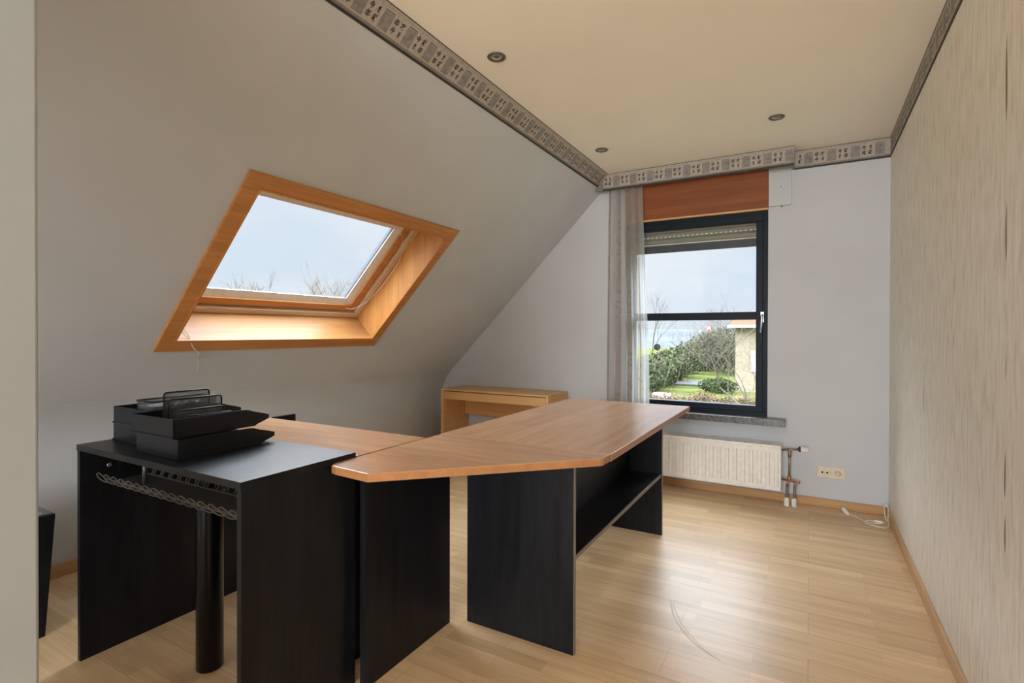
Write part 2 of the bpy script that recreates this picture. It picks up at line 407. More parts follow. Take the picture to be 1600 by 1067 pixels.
# knee wall with the soft plastered bend into the slope
m = MB(); prof = []
A = SL(SEND, 0, 0); Bc = Vector((XK, 0, .745)); C = Vector((XK, 0, .585))
for i in range(13):
    t = i/12; p = A*(1-t)**2+Bc*2*t*(1-t)+C*t*t; prof.append((p.x, p.z))
prof = [(A.x+.03, A.z+.03)]+prof
prof = [(x+.0008, z-.0008) for x, z in prof]+[(XK+.0004, .55), (XK, 0)]
bm = m.bm; rings = []
for (x, z) in prof: rings.append((bm.verts.new((x, YN-.2, z)), bm.verts.new((x, 4.75, z))))
for a, b in zip(rings, rings[1:]):
    f = bm.faces.new((a[0], a[1], b[1], b[0])); f.smooth = True
rings = [tuple(bm.verts.new(v.co) for v in q) for q in (rings[0], rings[-1])]
back = [(XK-.27, 0), (XK-.27, .86), (A.x-.17, A.z+.17)]
rb = [(bm.verts.new((x, YN-.2, z)), bm.verts.new((x, 4.75, z))) for x, z in back]
seq = rings[-1:]+rb+rings[:1]
for a, b in zip(seq, seq[1:]): bm.faces.new((a[0], a[1], b[1], b[0]))
struct(m.obj('wall_left', 'paint'))
# partition whose end stands beside the camera
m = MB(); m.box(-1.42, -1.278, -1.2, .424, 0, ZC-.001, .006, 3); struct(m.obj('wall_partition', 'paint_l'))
# baseboards
m = MB(); m.box(-3.33, XR, YB-.014, YB, 0, .062, .003); struct(m.obj('baseboard_back', 'oak_base'))
m = MB(); m.box(XR-.014, XR, YN, YB-.014, 0, .062, .003); struct(m.obj('baseboard_right', 'oak_base_y'))
m = MB(); m.box(XK, XK+.014, YN, YB-.014, 0, .07, .003); struct(m.obj('baseboard_left', 'oak_base_y'))
# ------------------------------------------------------------------ paper border with brush characters
GLY = {}
def glyph(ch):
    if ch not in GLY:
        c = bpy.data.curves.new('g', 'FONT'); c.body = ch; c.size = 1; c.offset = .028
        o = bpy.data.objects.new('g', c); COL.objects.link(o)
        dg = bpy.context.evaluated_depsgraph_get(); dg.update()
        e = o.evaluated_get(dg); me = e.to_mesh()
        vs = [v.co.copy() for v in me.vertices]; ps = [tuple(p.vertices) for p in me.polygons]; e.to_mesh_clear()
        bpy.data.objects.remove(o)
        x0 = min(v.x for v in vs); x1 = max(v.x for v in vs); y0 = min(v.y for v in vs); y1 = max(v.y for v in vs)
        GLY[ch] = ([((v.x-x0)/(x1-x0)-.5, (v.y-y0)/(y1-y0)-.5) for v in vs], ps)
    return GLY[ch]
SETS = [('今', '年', '喜', '収'), ('年', '今', '攻', '昔'), ('今', '喜', '収', '年')]
PER = .1424
def border(name, P0, U, V, N, length, phase, W=.137, thick=.001):
    """strip from P0 along U, V up the paper, N out of the wall"""
    P0, U, V, N = map(Vector, (P0, U, V, N)); m = MB()
    def q(u0, u1, v0, v1, o):
        u0, u1 = max(0, u0), min(length, u1)
        if u1 <= u0: return
        m.quad(*[P0+U*a+V*b+N*o for a, b in ((u0, v0), (u1, v0), (u1, v1), (u0, v1))])
    def bx(v0, v1, o):
        m.hexa([P0+U*a+V*b+N*c for c in (0, o) for a, b in ((0, v0), (length, v0), (length, v1), (0, v1))])
    m.mat(0); bx(0, W, thick)
    m.mat(1); q(0, length, .0115, .0235, thick+.0002)
    m.mat(2); bx(-.0005, .0115, thick+.0025); bx(W-.0035, W+.0005, thick+.0015)
    k = 0; u = phase - PER*math.ceil(phase/PER)
    while u < length:
        m.mat(3); q(u, u+.056, .030, .104, thick+.0003)
        m.mat(4); q(u+.002, u+.055, .1075, .1105, thick+.0004)
        S4 = SETS[k % 3]
        for gi, (gu, gv) in enumerate(((.078, .090), (.078, .054), (.116, .090), (.116, .054))):
            if u+gu-.016 < 0 or u+gu+.016 > length: continue
            vs, ps = glyph(S4[gi]); sx, sz = .027, .031
            if S4[gi] in ('喜', '昔'): sx, sz = .014, .026
            bv = [m.bm.verts.new(P0+U*(u+gu+x*sx)+V*(gv+y*sz+x*.003)+N*(thick+.0006)) for x, y in vs]
            for p in ps:
                try: f = m.bm.faces.new([bv[i] for i in p]); f.material_index = 4
                except ValueError: pass
        m.mat(5)
        for j in range(8):
            cu = u+.009+j*PER/8
            if cu < .006 or cu > length-.006: continue
            for a in range(10):
                t0, t1 = 2*PI*a/10, 2*PI*(a+1)/10
                P = [P0+U*(cu+math.cos(t)*r)+V*(.1225+math.sin(t)*r)+N*(thick+.0003) for t, r in ((t0, .0036), (t1, .0036), (t1, .0048), (t0, .0048))]
                m.quad(*P)
        u += PER; k += 1
    bmesh.ops.recalc_face_normals
    return struct(m.obj(name, ['border', 'border_grey', 'border_dark', 'block', 'ink', 'ring']))
PY = 4.256
ylow = YN
P0 = SL(.137, ylow, 0)
border('trim_1', P0, (0, 1, 0), -DN, -NO, PY-ylow, (1.638-.029-ylow))
# pelmet board with the same paper
pel = thing('pelmet', 'wooden curtain pelmet box papered with a grey character border above the window', 'pelmet', (-.8, PY, 2.45))
m = MB(); m.box(-1.50, -.104, PY+.0005, PY+.016, 2.4535, ZC-.001); m.prism([(-1.486, PY+.0005, ZC-.001), (-1.50, PY+.0005, ZC-.016), (-1.50, PY+.0005, 2.4535), (-1.60, PY+.0005, 2.4535), (-1.60, PY+.0005, 2.49)][::-1], (0, .0155, 0))
m.box(-.118, -.104, PY+.016, YB, 2.4535, ZC-.001)
m.obj('board', 'border_grey', pel)
b = border('trim_2', (-1.53, PY, 2.452), (1, 0, 0), (0, 0, 1), (0, -1, 0), 1.428, (-1.412-.029+1.53))
b2 = border('trim_3', (-.102, YB-.0002, 2.452), (1, 0, 0), (0, 0, 1), (0, -1, 0), XR+.102, .062)
b3 = border('trim_4', (XR-.0002, YB-.002, 2.452), (0, -1, 0), (0, 0, 1), (-1, 0, 0), YB-YN, .05)
# ------------------------------------------------------------------ ceiling spots
def spot():
    t = thing('ceiling_spotlight', '', 'ceiling light', (0, 0, ZC), 'recessed ceiling spotlights')
    MB().lathe((0, 0, ZC), (0, 0, -1), [(.044, 0), (.046, .003), (.044, .006), (.034, .007), (.031, .003), (.028, .002)]).obj('ring', 'lamp_ring', t)
    MB().lathe((0, 0, ZC-.0005), (0, 0, -1), [(.028, 0), (.027, .004), (.022, .0045), (.018, .002), (.006, .001)]).obj('reflector', 'lamp_glass', t)
    return t
# note the builder subtracts the base, so the parts sit around the lamp's own origin
s0 = spot()
for i, (x, y, lab) in enumerate(((-1.328, 2.181, 'round bronze ceiling spotlight, the largest and nearest, beside the sloped wall border'),
                                 (-1.331, 3.666, 'round bronze ceiling spotlight near the left end of the pelmet'),
                                 (-.184, 3.642, 'round bronze ceiling spotlight on the right, before the papered wall'))):
    o = s0 if i == 0 else copy_tree(s0)
    o.location = (x, y, ZC); o['label'] = lab
# ------------------------------------------------------------------ skylight (window_1)
wn = thing('window_1', '', '', SL(1.45, 2.2, 0)); del wn['label']; del wn['category']; struct(wn)
def ring(m, so0, so1, yo0, yo1, si0, si1, yi0, yi1, d0, d1, d0i=None):
    """mitred picture-frame ring between an outer and an inner rectangle"""
    if d0i is None: d0i = d0
    O = [(so0, yo0), (so0, yo1), (so1, yo1), (so1, yo0)]; I = [(si0, yi0), (si0, yi1), (si1, yi1), (si1, yi0)]
    for k in range(4):
        a, b, c, d = O[k], O[(k+1) % 4], I[(k+1) % 4], I[k]
        m.hexa([SL(a[0], a[1], d0), SL(b[0], b[1], d0), SL(c[0], c[1], d0i), SL(d[0], d[1], d0i), SL(a[0], a[1], d1), SL(b[0], b[1], d1), SL(c[0], c[1], d1), SL(d[0], d[1], d1)])
m = MB(); ring(m, .892, 2.025, 1.42, 2.974, HS0, HS1, HY0, HY1, -.016, .001); m.obj('architrave', 'orange_wood', wn)
m = MB(); ring(m, HS0-.004, HS1+.004, HY0-.004, HY1+.004, HS0+.006, HS1-.006, HY0+.006, HY1-.006, -.020, -.012); m.obj('bead', 'orange_wood', wn)
m = MB(); e = .018
slab(m, HS0-e, HS0, HY0-e, HY1+e, 0, .235); slab(m, HS1, HS1+e, HY0-e, HY1+e, 0, .235)
m.obj('reveal_lining', 'lining', wn)
m = MB(); slab(m, HS0, HS1, HY0-e, HY0, 0, .235); slab(m, HS0, HS1, HY1, HY1+e, 0, .235)
m.obj('reveal_lining', 'orange_wood_s', wn)
m = MB(); ring(m, HS0, HS1, HY0, HY1, HS0+.040, HS1-.040, HY0+.045, HY1-.045, .208, .30); m.obj('window_frame', 'pale_wood', wn)
m = MB(); ring(m, HS0+.05, HS1-.05, HY0+.055, HY1-.055, HS0+.10, HS1-.10, HY0+.115, HY1-.115, .228, .31); m.obj('sash', 'orange_wood', wn)
m = MB(); ring(m, HS0+.10, HS1-.10, HY0+.115, HY1-.115, HS0+.184, HS1-.145, HY0+.17, HY1-.17, .240, .262, .256); m.obj('glazing_bead', 'white_strip', wn)
m = MB(); ring(m, HS0+.0, HS1-.0, HY0+.0, HY1-.0, HS0+.19, HS1-.07, HY0+.138, HY1-.138, .305, .325); m.obj('flashing', 'flashing', wn)
m = MB(); slab(m, HS0+.17, HS1-.13, HY0+.155, HY1-.155, .2625, .2665); m.obj('pane', 'glass', wn)
# groove backing between frame and sash
m = MB(); ring(m, HS0+.035, HS1-.035, HY0+.04, HY1-.04, HS0+.055, HS1-.055, HY0+.06, HY1-.06, .262, .29); m.obj('seal', 'border_dark', wn)
# cords
m = MB(); P = smooth_path([SL(1.12, 2.73, .225), SL(1.20, 2.80, .19), SL(1.35, 2.865, .17), SL(1.60, 2.875, .175), SL(1.76, 2.85, .185), SL(1.85, 2.79, .20), SL(1.865, 2.745, .222)])
m.tube(P, .0018, 6); tag(m.obj('pull_cord', 'cord', None, SL(1.12, 2.73, .22)), 'thin cream cord looping down inside the right side of the skylight', 'cord')
m = MB()
hb = SL(1.93, 1.56, .03)
P = smooth_path([SL(1.82, 1.515, .12), SL(1.90, 1.54, .04), SL(1.93, 1.565, .004), SL(1.99, 1.60, -.028), SL(2.028, 1.645, -.032), at(310, 562, 1.69), at(309, 578, 1.70)])
m.tube(P, .0019, 6)
P = smooth_path([SL(1.83, 1.505, .12), SL(1.91, 1.53, .03), SL(1.95, 1.575, -.006), SL(1.99, 1.604, -.028), SL(2.028, 1.648, -.032), at(314, 556, 1.69), at(312, 560, 1.69)])
m.tube(P, .0019, 6)
kn = at(310, 552, 1.655)
m.lathe(kn-Vector((0, 0, .006)), (0, 0, 1), [(.001, 0), (.005, .003), (.005, .009), (.001, .012)], 8)
tag(m.obj('pull_cord', 'cord', None, SL(1.9, 1.54, .05)), 'knotted cream cord hanging over the lower left corner of the skylight frame', 'cord')
# ------------------------------------------------------------------ window in the back wall (window_2)
wb = thing('window_2', '', '', (-.825, YB, .6)); del wb['label']; del wb['category']; struct(wb)
def rect_ring(m, x0, x1, z0, z1, w, y0, y1, bev=0, wb_=None):
    m.box(x0, x1, y0, y1, z0, z0+w, bev); m.box(x0, x1, y0, y1, z1-w, z1, bev); m.box(x0, x0+w, y0, y1, z0+w, z1-w, bev); m.box(x1-w, x1, y0, y1, z0+w, z1-w, bev)
m = MB(); rect_ring(m, WX0, WX1, WZ0, 2.18, .035, YB-.002, YB+.07, .002); m.obj('window_frame', 'anthracite', wb)
m = MB(); rect_ring(m, WX0+.033, WX1-.033, WZ0+.033, 2.147, .048, YB-.014, YB+.06, .003)
m.obj('sash', 'anthracite', wb)
m = MB(); m.box(WX0+.08, WX1-.08, YB-.012, YB+.055, 1.352, 1.412, .003); m.obj('transom', 'anthracite', wb)
m = MB(); m.box(WX0+.08, WX1-.08, YB+.028, YB+.032, WZ0+.08, 1.352); m.obj('pane', 'glass', wb)
m = MB(); m.box(WX0+.08, WX1-.08, YB+.028, YB+.032, 1.412, 2.067); m.obj('pane', 'glass', wb)
m = MB()
for i in range(7):
    z = 1.995+i*.05
    m.prism([(WX0+.02, YB+.10, z), (WX0+.02, YB+.094, z+.012), (WX0+.02, YB+.094, z+.038), (WX0+.02, YB+.10, z+.049), (WX0+.02, YB+.108, z+.049), (WX0+.02, YB+.108, z)], (1.06, 0, 0))
sh = m.obj('roller_shutter', 'shutter', wb)
m = MB(); m.box(WX0+.02, WX1-.02, YB+.092, YB+.110, 1.925, 1.99, .003); m.obj('end_slat', 'shutter_dark', sh)
m = MB(); m.box(WX0+.02, WX1-.02, YB+.090, YB+.109, 1.988, 1.996, .001); m.obj('lip', 'shutter_pale', sh)
m = MB()
for i in range(28):
    x = WX0+.05+i*.0365; m.box(x, x+.020, YB+.0925, YB+.0945, 2.052, 2.060)
m.obj('painted_slot_light', 'shutter_pale', sh)  # daylight through the slots is put into these pale boxes
m = MB(); m.box(WX0, WX1+.002, YB-.006, YB-.0005, 2.18, 2.565, .002); m.obj('box_cover', 'red_wood', wb)
m = MB(); m.box(WX0, WX1+.002, YB-.022, YB-.002, 2.176, 2.192, .004); m.obj('cover_strip', 'bench', wb)
m = MB(); m.box(-1.50, -.150, YB-.11, YB+.03, .567, .617, .003); m.obj('window_sill', 'stone', wb)
hx = -.312
m = MB(); m.box(hx-.012, hx+.012, YB-.020, YB-.012, 1.33, 1.41, .003); m.lathe((hx, YB-.014, 1.385), (0, -1, 0), [(.009, 0), (.009, .035), (.006, .04)], 12)
h = m.obj('handle_plate', 'chrome', wb)
MB().tube([(hx, YB-.05, 1.392), (hx, YB-.052, 1.37), (hx-.004, YB-.048, 1.30), (hx-.008, YB-.04, 1.255)], .007, 8, radii=[.009, .008, .007, .006]).obj('handle', 'chrome', wb)
m = MB(); m.box(-.272, -.121, YB-.022, YB, 2.197, 2.45, .002)
bxo = thing('strap_box', 'white painted cover box on the wall right of the wooden shutter cover', 'cover box', (-.196, YB, 2.197))
m.obj('cover', 'paint', bxo)
MB().lathe((-.19, YB-.022, 2.335), (0, -1, 0), [(.004, 0), (.004, .001), (.001, .0015)], 10).obj('screw', 'grey_metal', bxo)
MB().tube([(-.19, YB-.004, 2.194), (-.18, YB-.012, 2.190)], .004, 6).obj('nail', 'dark_hole', bxo)
# curtain ----------------------------------------------------------
def curtain():
    m = MB(); bm = m.bm; uvl = bm.loops.layers.uv.new('UVMap'); nu, nv = 120, 40; G = []
    for j in range(nv+1):
        t = j/nv; z = 2.50-(2.50-.632)*t
        x0 = -1.505-.022*t**.5; x1 = -1.205+.05*min(1, t*1.3)
        row = []
        for i in range(nu+1):
            u = i/nu
            ph = u*2*PI*7.0+.6*math.sin(t*2.1+u*5)
            y = 4.318+(.013+.010*t)*math.sin(ph)+.006*math.sin(ph*.37+t*3)
            x = x0+(x1-x0)*(u+.018*math.sin(ph*2))
            row.append(bm.verts.new((x, min(y, YB-.02), z)))
        G.append(row)
    for j in range(nv):
        for i in range(nu):
            f = bm.faces.new((G[j][i], G[j][i+1], G[j+1][i+1], G[j+1][i])); f.smooth = True
            for l, (a, b) in zip(f.loops, ((i, j), (i+1, j), (i+1, j+1), (i, j+1))): l[uvl].uv = (a/nu, b/nv)
    return m
tag(curtain().obj('curtain', 'curtain', None, (-1.35, 4.318, .632)), 'sheer grey striped curtain hanging in folds at the left of the window', 'curtain')
# ------------------------------------------------------------------ radiator
rad = thing('radiator', 'white ribbed panel radiator mounted under the window sill', 'radiator', (-.74, 4.32, .1))
RX0, RX1, RZ0, RZ1, RF = -1.30, -.174, .115, .438, 4.208
m = MB(); m.box(RX0+.004, RX1-.004, RF+.004, RF+.02, RZ0, RZ1-.004, .003); m.box(RX0+.004, RX1-.004, RF+.135, RF+.15, RZ0+.01, RZ1-.01)
n = 20
for i in range(n):
    x = RX0+.034+i*.0550
    m.prism([(x, RF+.006, RZ0+.035), (x+.006, RF-.002, RZ0+.042), (x+.026, RF-.002, RZ0+.042), (x+.032, RF+.006, RZ0+.035), (x+.032, RF+.006, RZ1-.045), (x+.026, RF-.002, RZ1-.052), (x+.006, RF-.002, RZ1-.052), (x, RF+.006, RZ1-.045)][0:0] or
            [(x, RF+.005, RZ0+.038), (x+.007, RF-.003, RZ0+.038), (x+.025, RF-.003, RZ0+.038), (x+.032, RF+.005, RZ0+.038)], (0, 0, RZ1-RZ0-.086))
m.obj('panel', 'white_paint', rad)
for x in (RX1-.006, RX0): MB().box(x, x+.006, RF, RF+.155, RZ0, RZ1+.004, .002).obj('side_cover', 'white_paint', rad)
m = MB(); m.box(RX0+.006, RX1-.006, RF, RF+.006, RZ1-.018, RZ1+.004, .002); m.box(RX0+.006, RX1-.006, RF+.149, RF+.155, RZ1-.018, RZ1+.004, .002)
m.box(RX0+.006, RX1-.006, RF+.052, RF+.056, RZ1-.003, RZ1+.0032); m.box(RX0+.006, RX1-.006, RF+.100, RF+.104, RZ1-.003, RZ1+.0032)
x = RX0+.010
while x < RX1-.012:
    m.box(x, x+.0065, RF+.006, RF+.149, RZ1-.001, RZ1+.003); x += .0125
m.obj('top_grille', 'white_paint', rad)
for x in (RX0+.3, RX1-.34): MB().box(x, x+.04, RF+.15, YB-.0005, RZ0+.05, RZ1-.04).obj('bracket', 'white_paint', rad)
PYv = 4.28
m = MB(); m.tube([(RX1, PYv, .402), (-.060, PYv, .418)], .008, 10); m.lathe((-.137, PYv, .407), (1, 0, 0), [(.012, 0), (.012, .03), (.0095, .032)], 10)
m.tube([(-.122, PYv, .41), (-.122, PYv, .36)], .011, 10); m.tube([(-.122, PYv, .40), (-.124, PYv, .215)], .0075, 10); m.lathe((-.122, PYv, .355), (0, 0, 1), [(.012, 0), (.012, .02)], 6)
v = m.obj('valve_pipe', 'brass', rad)
m = MB(); m.lathe((-.066, PYv, .418), (1, 0, 0), [(.016, 0), (.019, .003), (.019, .012), (.015, .014)], 16); m.obj('collar', 'dark_hole', v)
m = MB(); m.lathe((-.052, PYv, .419), (1, 0, 0), [(.016, 0), (.019, .004), (.019, .022), (.017, .024), (.0175, .046), (.012, .050)], 20); m.obj('thermostat_head', 'white_plastic', v)
m = MB(); m.tube([(RX1, PYv, .19), (-.070, PYv, .178)], .008, 10); m.lathe((-.124, PYv, .195), (0, 0, 1), [(.012, -.012), (.014, 0), (.014, .012), (.01, .022)], 6)
for x in (-.136, -.088): m.tube(smooth_path([(x+.012, PYv-.004, .19), (x+.004, PYv-.012, .165), (x, PYv-.004, .14), (x, PYv, .12)], 4), .007, 8); m.lathe((x, PYv, .145), (0, 0, 1), [(.010, 0), (.011, .006), (.010, .012)], 8)
m.lathe((-.066, PYv, .178), (1, 0, 0), [(.010, 0), (.010, .010)], 8)
m.obj('connector_block', 'copper', rad)
for x in (-.137, -.089):
    MB().tube([(x, PYv, .14), (x-.002, PYv, .045)], .0095, 10).obj('pipe_sleeve', 'sleeve', rad)
    MB().lathe((x-.002, PYv, .0), (0, 0, 1), [(.017, 0), (.018, .004), (.016, .05), (.011, .062)], 14).obj('floor_cap', 'white_plastic', rad)
# ------------------------------------------------------------------ wall socket
so = thing('wall_socket', 'cream double wall socket on the back wall right of the radiator', 'socket', (.139, YB, .21))
m = MB(); m.box(.052, .225, YB-.010, YB, .210, .291, .004, 3); m.obj('cover_plate', 'cream_plastic', so)
m = MB(); m.box(.060, .136, YB-.0115, YB-.008, .216, .285, .0015); m.lathe((.083, YB-.010, .2505), (0, -1, 0), [(.009, 0), (.009, .0025), (.007, .003)], 14); m.lathe((.114, YB-.010, .2505), (0, -1, 0), [(.009, 0), (.009, .0025), (.007, .003)], 14)
c = m.obj('antenna_insert', 'cream_plastic', so)
m = MB()
for x, r in ((.083, .0068), (.114, .0068), (.0985, .002)): m.lathe((x, YB-.0115, .2505), (0, -1, 0), [(r, 0), (r, .0022)], 14)
m.obj('hole', 'dark_hole', c)
m = MB(); m.box(.141, .217, YB-.0115, YB-.008, .216, .285, .0015); m.lathe((.179, YB-.0095, .2505), (0, -1, 0), [(.0215, 0), (.0215, .003), (.0195, .0035), (.0185, .0023)], 24)
c = m.obj('power_insert', 'cream_plastic', so)
m = MB()
for t in range(20):
    if t % 10 in (4,): continue
    a0, a1 = 2*PI*t/20, 2*PI*(t+1)/20
    m.quad(*[(.179+r*math.cos(a), YB-.0132, .2505+r*math.sin(a)) for a, r in ((a0, .0165), (a1, .0165), (a1, .0190), (a0, .0190))])
for x in (.1705, .1875): m.lathe((x, YB-.0120, .2505), (0, -1, 0), [(.0028, 0), (.0028, .0015)], 10)
m.lathe((.179, YB-.0120, .261), (0, -1, 0), [(.0025, 0), (.0025, .003)], 10)
m.obj('hole', 'dark_hole', c)
# ------------------------------------------------------------------ loose cable in the corner
cb = thing('extension_cable', 'white cable with a plug coiled on the floor in the right corner', 'cable', (.38, 4.2, 0))
r = .0035
P = [fl(1323, 803), fl(1333, 806), fl(1347, 813), fl(1362, 817.5), fl(1376, 819), fl(1386, 815)]
P = [Vector((p.x, p.y, r)) for p in P] + [Vector((.445, 4.24, .015)), Vector((.440, 4.30, .07)), Vector((.452, 4.345, .088)), Vector((.463, 4.30, .075)), Vector((.455, 4.23, .02)), Vector((.452, 4.15, r)), Vector((.425, 4.095, r)), Vector((.37, 4.105, r)), Vector((.325, 4.15, r)), Vector((.345, 4.20, r+.002)), Vector((.385, 4.19, r+.004))]
MB().tube(smooth_path(P, 6), r, 8).obj('wire', 'white_plastic', cb)
a = fl(1318, 799); bq = fl(1324, 804)
def upz(p, z): return Vector((p.x, p.y, z))
a = upz(a, .016); bq = upz(bq, .008); d = (bq-a)
MB().tube([a-d*.2, a+d*.1, a+d*.7, bq+d*.2], .014, 12, radii=[.013, .016, .015, .006]).obj('plug', 'white_plastic', cb)
q0 = Vector((.375, 4.188, .011)); q1 = Vector((.425, 4.172, .011))
MB().tube([q0, q0.lerp(q1, .15), q0.lerp(q1, .85), q1], .010, 8, radii=[.006, .010, .010, .006]).obj('switch', 'white_plastic', cb)
hk = MB(); hk.lathe((.458, 4.345, .082), (0, -1, 0), [(.012, 0), (.013, .006), (.009, .010)], 12); hk.tube([(.462, 4.345, .075), (.462, 4.376, .075)], .006, 8); hk.obj('wall_clip', 'white_plastic', cb)
# ------------------------------------------------------------------ oak writing desk at the back
dk = thing('writing_desk', 'small light oak desk with one drawer against the back wall', 'desk', (-2.46, 4.17, 0))
X0, X1, Y0, Y1, T = -3.025, -1.905, 3.968, 4.372, .721
MB().box(X0, X1, Y0, Y1, T-.016, T, .0015).obj('top', 'bench', dk)
MB().box(X0, X0+.035, Y0+.001, Y1, 0, T-.016, .001).obj('side_panel', 'bench', dk)
MB().box(X1-.022, X1, Y0+.001, Y1, 0, T-.016, .001).obj('side_panel', 'bench', dk)
MB().box(X0+.037, X1-.024, Y0+.004, Y0+.022, T-.096, T-.023, .001).obj('drawer_front', 'bench', dk)
MB().box(X0+.035, X1-.022, Y0+.03, Y1-.02, T-.092, T-.086, 0).obj('drawer_bottom', 'bench', dk)
MB().box(X0+.035, X1-.022, Y1-.05, Y1-.034, .44, T-.016, .001).obj('back_panel', 'bench', dk)
MB().lathe((X0+.035, Y1-.09, .53), (1, 0, 0), [(.006, 0), (.006, .003), (.001, .004)], 10).obj('screw_cap', 'sign_red', dk)
# ------------------------------------------------------------------ desk group
Z = .806
def side_faces(m, lim=.6):
    m.bm.normal_update()
    for f in m.bm.faces:
        if abs(f.normal.z) < lim: f.material_index = 1
def edge_bevel_top(m, pts, z0, z1, bev=.011):
    m.prism([(x, y, z0) for x, y in pts], (0, 0, z1-z0), .0035, 3)
    side_faces(m)
def panel_edges(m, x0, x1, y0, y1, z0, z1): m.box(x0, x1, y0, y1, z0, z1, .001)
# main desk
md = thing('office_desk', 'large black office desk with walnut top and open shelf before the window', 'desk', (-1.0, 2.58, 0))
DX0, DX1, DY0, DY1 = -1.408, -.628, 1.846, 3.288
m = MB(); edge_bevel_top(m, [(DX0, DY0), (DX1, DY0), (DX1, DY1), (DX0, DY1)], Z-.028, Z); m.obj('tabletop', ['table_long', 'table_edge'], md)
def leg_panel(parent, x0, x1, y0, y1, z1, edge):
    p = MB().box(x0, x1, y0, y1, 0, z1, .0008).obj('leg_panel', 'black_wood', parent)
    if edge == '+x': MB().box(x1-.0002, x1+.0018, y0+.0008, y1-.0008, 0.001, z1-.001).obj('edging', 'edging', p)
    if edge == '-y': MB().box(x0+.0008, x1-.0008, y0-.0018, y0+.0002, 0.001, z1-.001).obj('edging', 'edging', p)
    return p
leg_panel(md, -1.285, -.789, 1.874, 1.894, Z-.028, '+x')
leg_panel(md, -1.285, -.789, 3.262, 3.284, Z-.028, '+x')
m = MB().box(-.99-.016, -.99, 1.894, 3.262, .20, Z-.028, .001).obj('modesty_panel', 'black_wood', md)
p = MB().box(-.99, -.795, 1.894, 3.262, .358, .378, .001).obj('shelf', 'black_top', md)
MB().box(-.7952, -.7932, 1.894, 3.262, .359, .377).obj('edging', 'edging', p)
# corner table joined to it
ct = thing('corner_desk', 'walnut corner tabletop with a cut corner and one black leg panel', 'desk', (-1.1, 1.5, 0))
pts = [(-1.401, 1.250), (-1.385, 1.222), (-1.36, 1.215), (-1.203, 1.203), (-.640, 1.762), (-.634, 1.775), (-.632, 1.8445), (-1.401, 1.8445)]
m = MB(); edge_bevel_top(m, pts, Z-.028, Z, .010); m.obj('tabletop', ['table', 'table_edge'], ct)
leg_panel(ct, -1.366, -1.344, 1.331, 1.829, Z-.028, None)
MB().box(-1.26, -1.245, 1.236, 1.250, Z-.036, Z-.028).obj('connector', 'chrome', ct)
# return table behind the black desk
rt = thing('return_desk', 'walnut topped side table between the black desk and the sloped wall', 'desk', (-1.9, 1.55, 0))
m = MB(); edge_bevel_top(m, [(-2.43, 1.362), (-1.411, 1.362), (-1.411, 1.745), (-2.43, 1.745)], Z-.028, Z, .009); m.obj('tabletop', ['table', 'table_edge'], rt)
leg_panel(rt, -2.42, -2.40, 1.38, 1.735, Z-.028, None)
leg_panel(rt, -1.52, -1.50, 1.38, 1.60, Z-.028, None)
# black cabinet beyond it
cbn = thing('black_cabinet', 'low black cabinet whose corner shows beyond the walnut side table', 'cabinet', (-2.6, 1.87, 0))
MB().box(-2.72, -2.449, 1.765, 1.893, 0, .72, .001).obj('body', 'black_wood', cbn)
MB().box(-2.447, -2.430, 1.763, 1.897, 0, .806, .001).obj('side_panel', 'black_wood', cbn)
# black desk in front
BT = .822
BX0, BX1, BY0, BY1 = -2.418, -1.4035, .912, 1.347
bd = thing('side_desk', 'black wood-grain side desk with a round tube leg at the near left', 'desk', ((BX0+BX1)/2, (BY0+BY1)/2, 0))
m = MB().box(BX0, BX1, BY0, BY1, BT-.022, BT, .001); side_faces(m); m.obj('tabletop', ['black_top', 'black_wood'], bd)
MB().box(BX0+.001, BX0+.021, BY0+.002, BY1-.002, 0, BT-.022, .0008).obj('side_panel', 'black_wood', bd)
MB().box(BX1-.021, BX1-.0005, BY0+.002, BY1-.002, 0, BT-.022, .0008).obj('side_panel', 'black_wood', bd)
MB().lathe((-1.945, 1.142, 0), (0, 0, 1), [(.044, 0), (.046, .003), (.046, BT-.025), (.044, BT-.023)], 40).obj('tube_leg', 'black_tube', bd)
MB().lathe((BX0+.021, 1.01, .727), (1, 0, 0), [(.009, 0), (.009, .004), (.006, .006), (.002, .003)], 16).obj('cam_screw', 'chrome', bd)
tr = MB(); tz = .700
tr.box(-2.22, BX1-.03, .955, 1.06, tz, tz+.004, .001); tr.box(-2.22, BX1-.03, .951, .956, tz-.004, tz+.006, .001); tr.box(-2.22, BX1-.03, 1.058, 1.063, tz-.002, tz+.008, .001)
tray = tr.obj('cable_tray', 'grey_plastic', bd)
x0 = -2.295
L = MB().tube(smooth_path([(x0+.062, .955, tz+.003), (x0+.050, .940, tz-.004), (x0+.032, .930, tz+.004), (x0+.012, .927, tz+.013), (x0, .928, tz+.023), (x0+.006, .932, tz+.026), (x0+.022, .934, tz+.020), (x0+.040, .938, tz+.011), (x0+.054, .946, tz+.006), (x0+.062, .957, tz+.003)], 4), .0023, 6).obj('wire_loop', 'grey_plastic', tray)
for i in range(1, 16):
    c = L.copy(); COL.objects.link(c); c.parent = tray; c.location = (i*.0545, 0, 0)
x0 = -2.185
Rw = MB().tube(smooth_path([(x0, 1.060, tz+.004), (x0+.004, 1.066, tz+.022), (x0+.010, 1.072, tz+.040), (x0+.026, 1.072, tz+.040), (x0+.020, 1.066, tz+.022), (x0+.016, 1.060, tz+.004)], 4), .0030, 6).obj('wire_bracket', 'grey_plastic', tray)
for i in range(1, 13):
    c = Rw.copy(); COL.objects.link(c); c.parent = tray; c.location = (i*.0575, 0, 0)
for x in (-2.075, -1.475):
    MB().tube([(x, .985, tz+.003), (x, .985, BT-.022)], .008, 12).obj('post', 'grey_metal', tray)
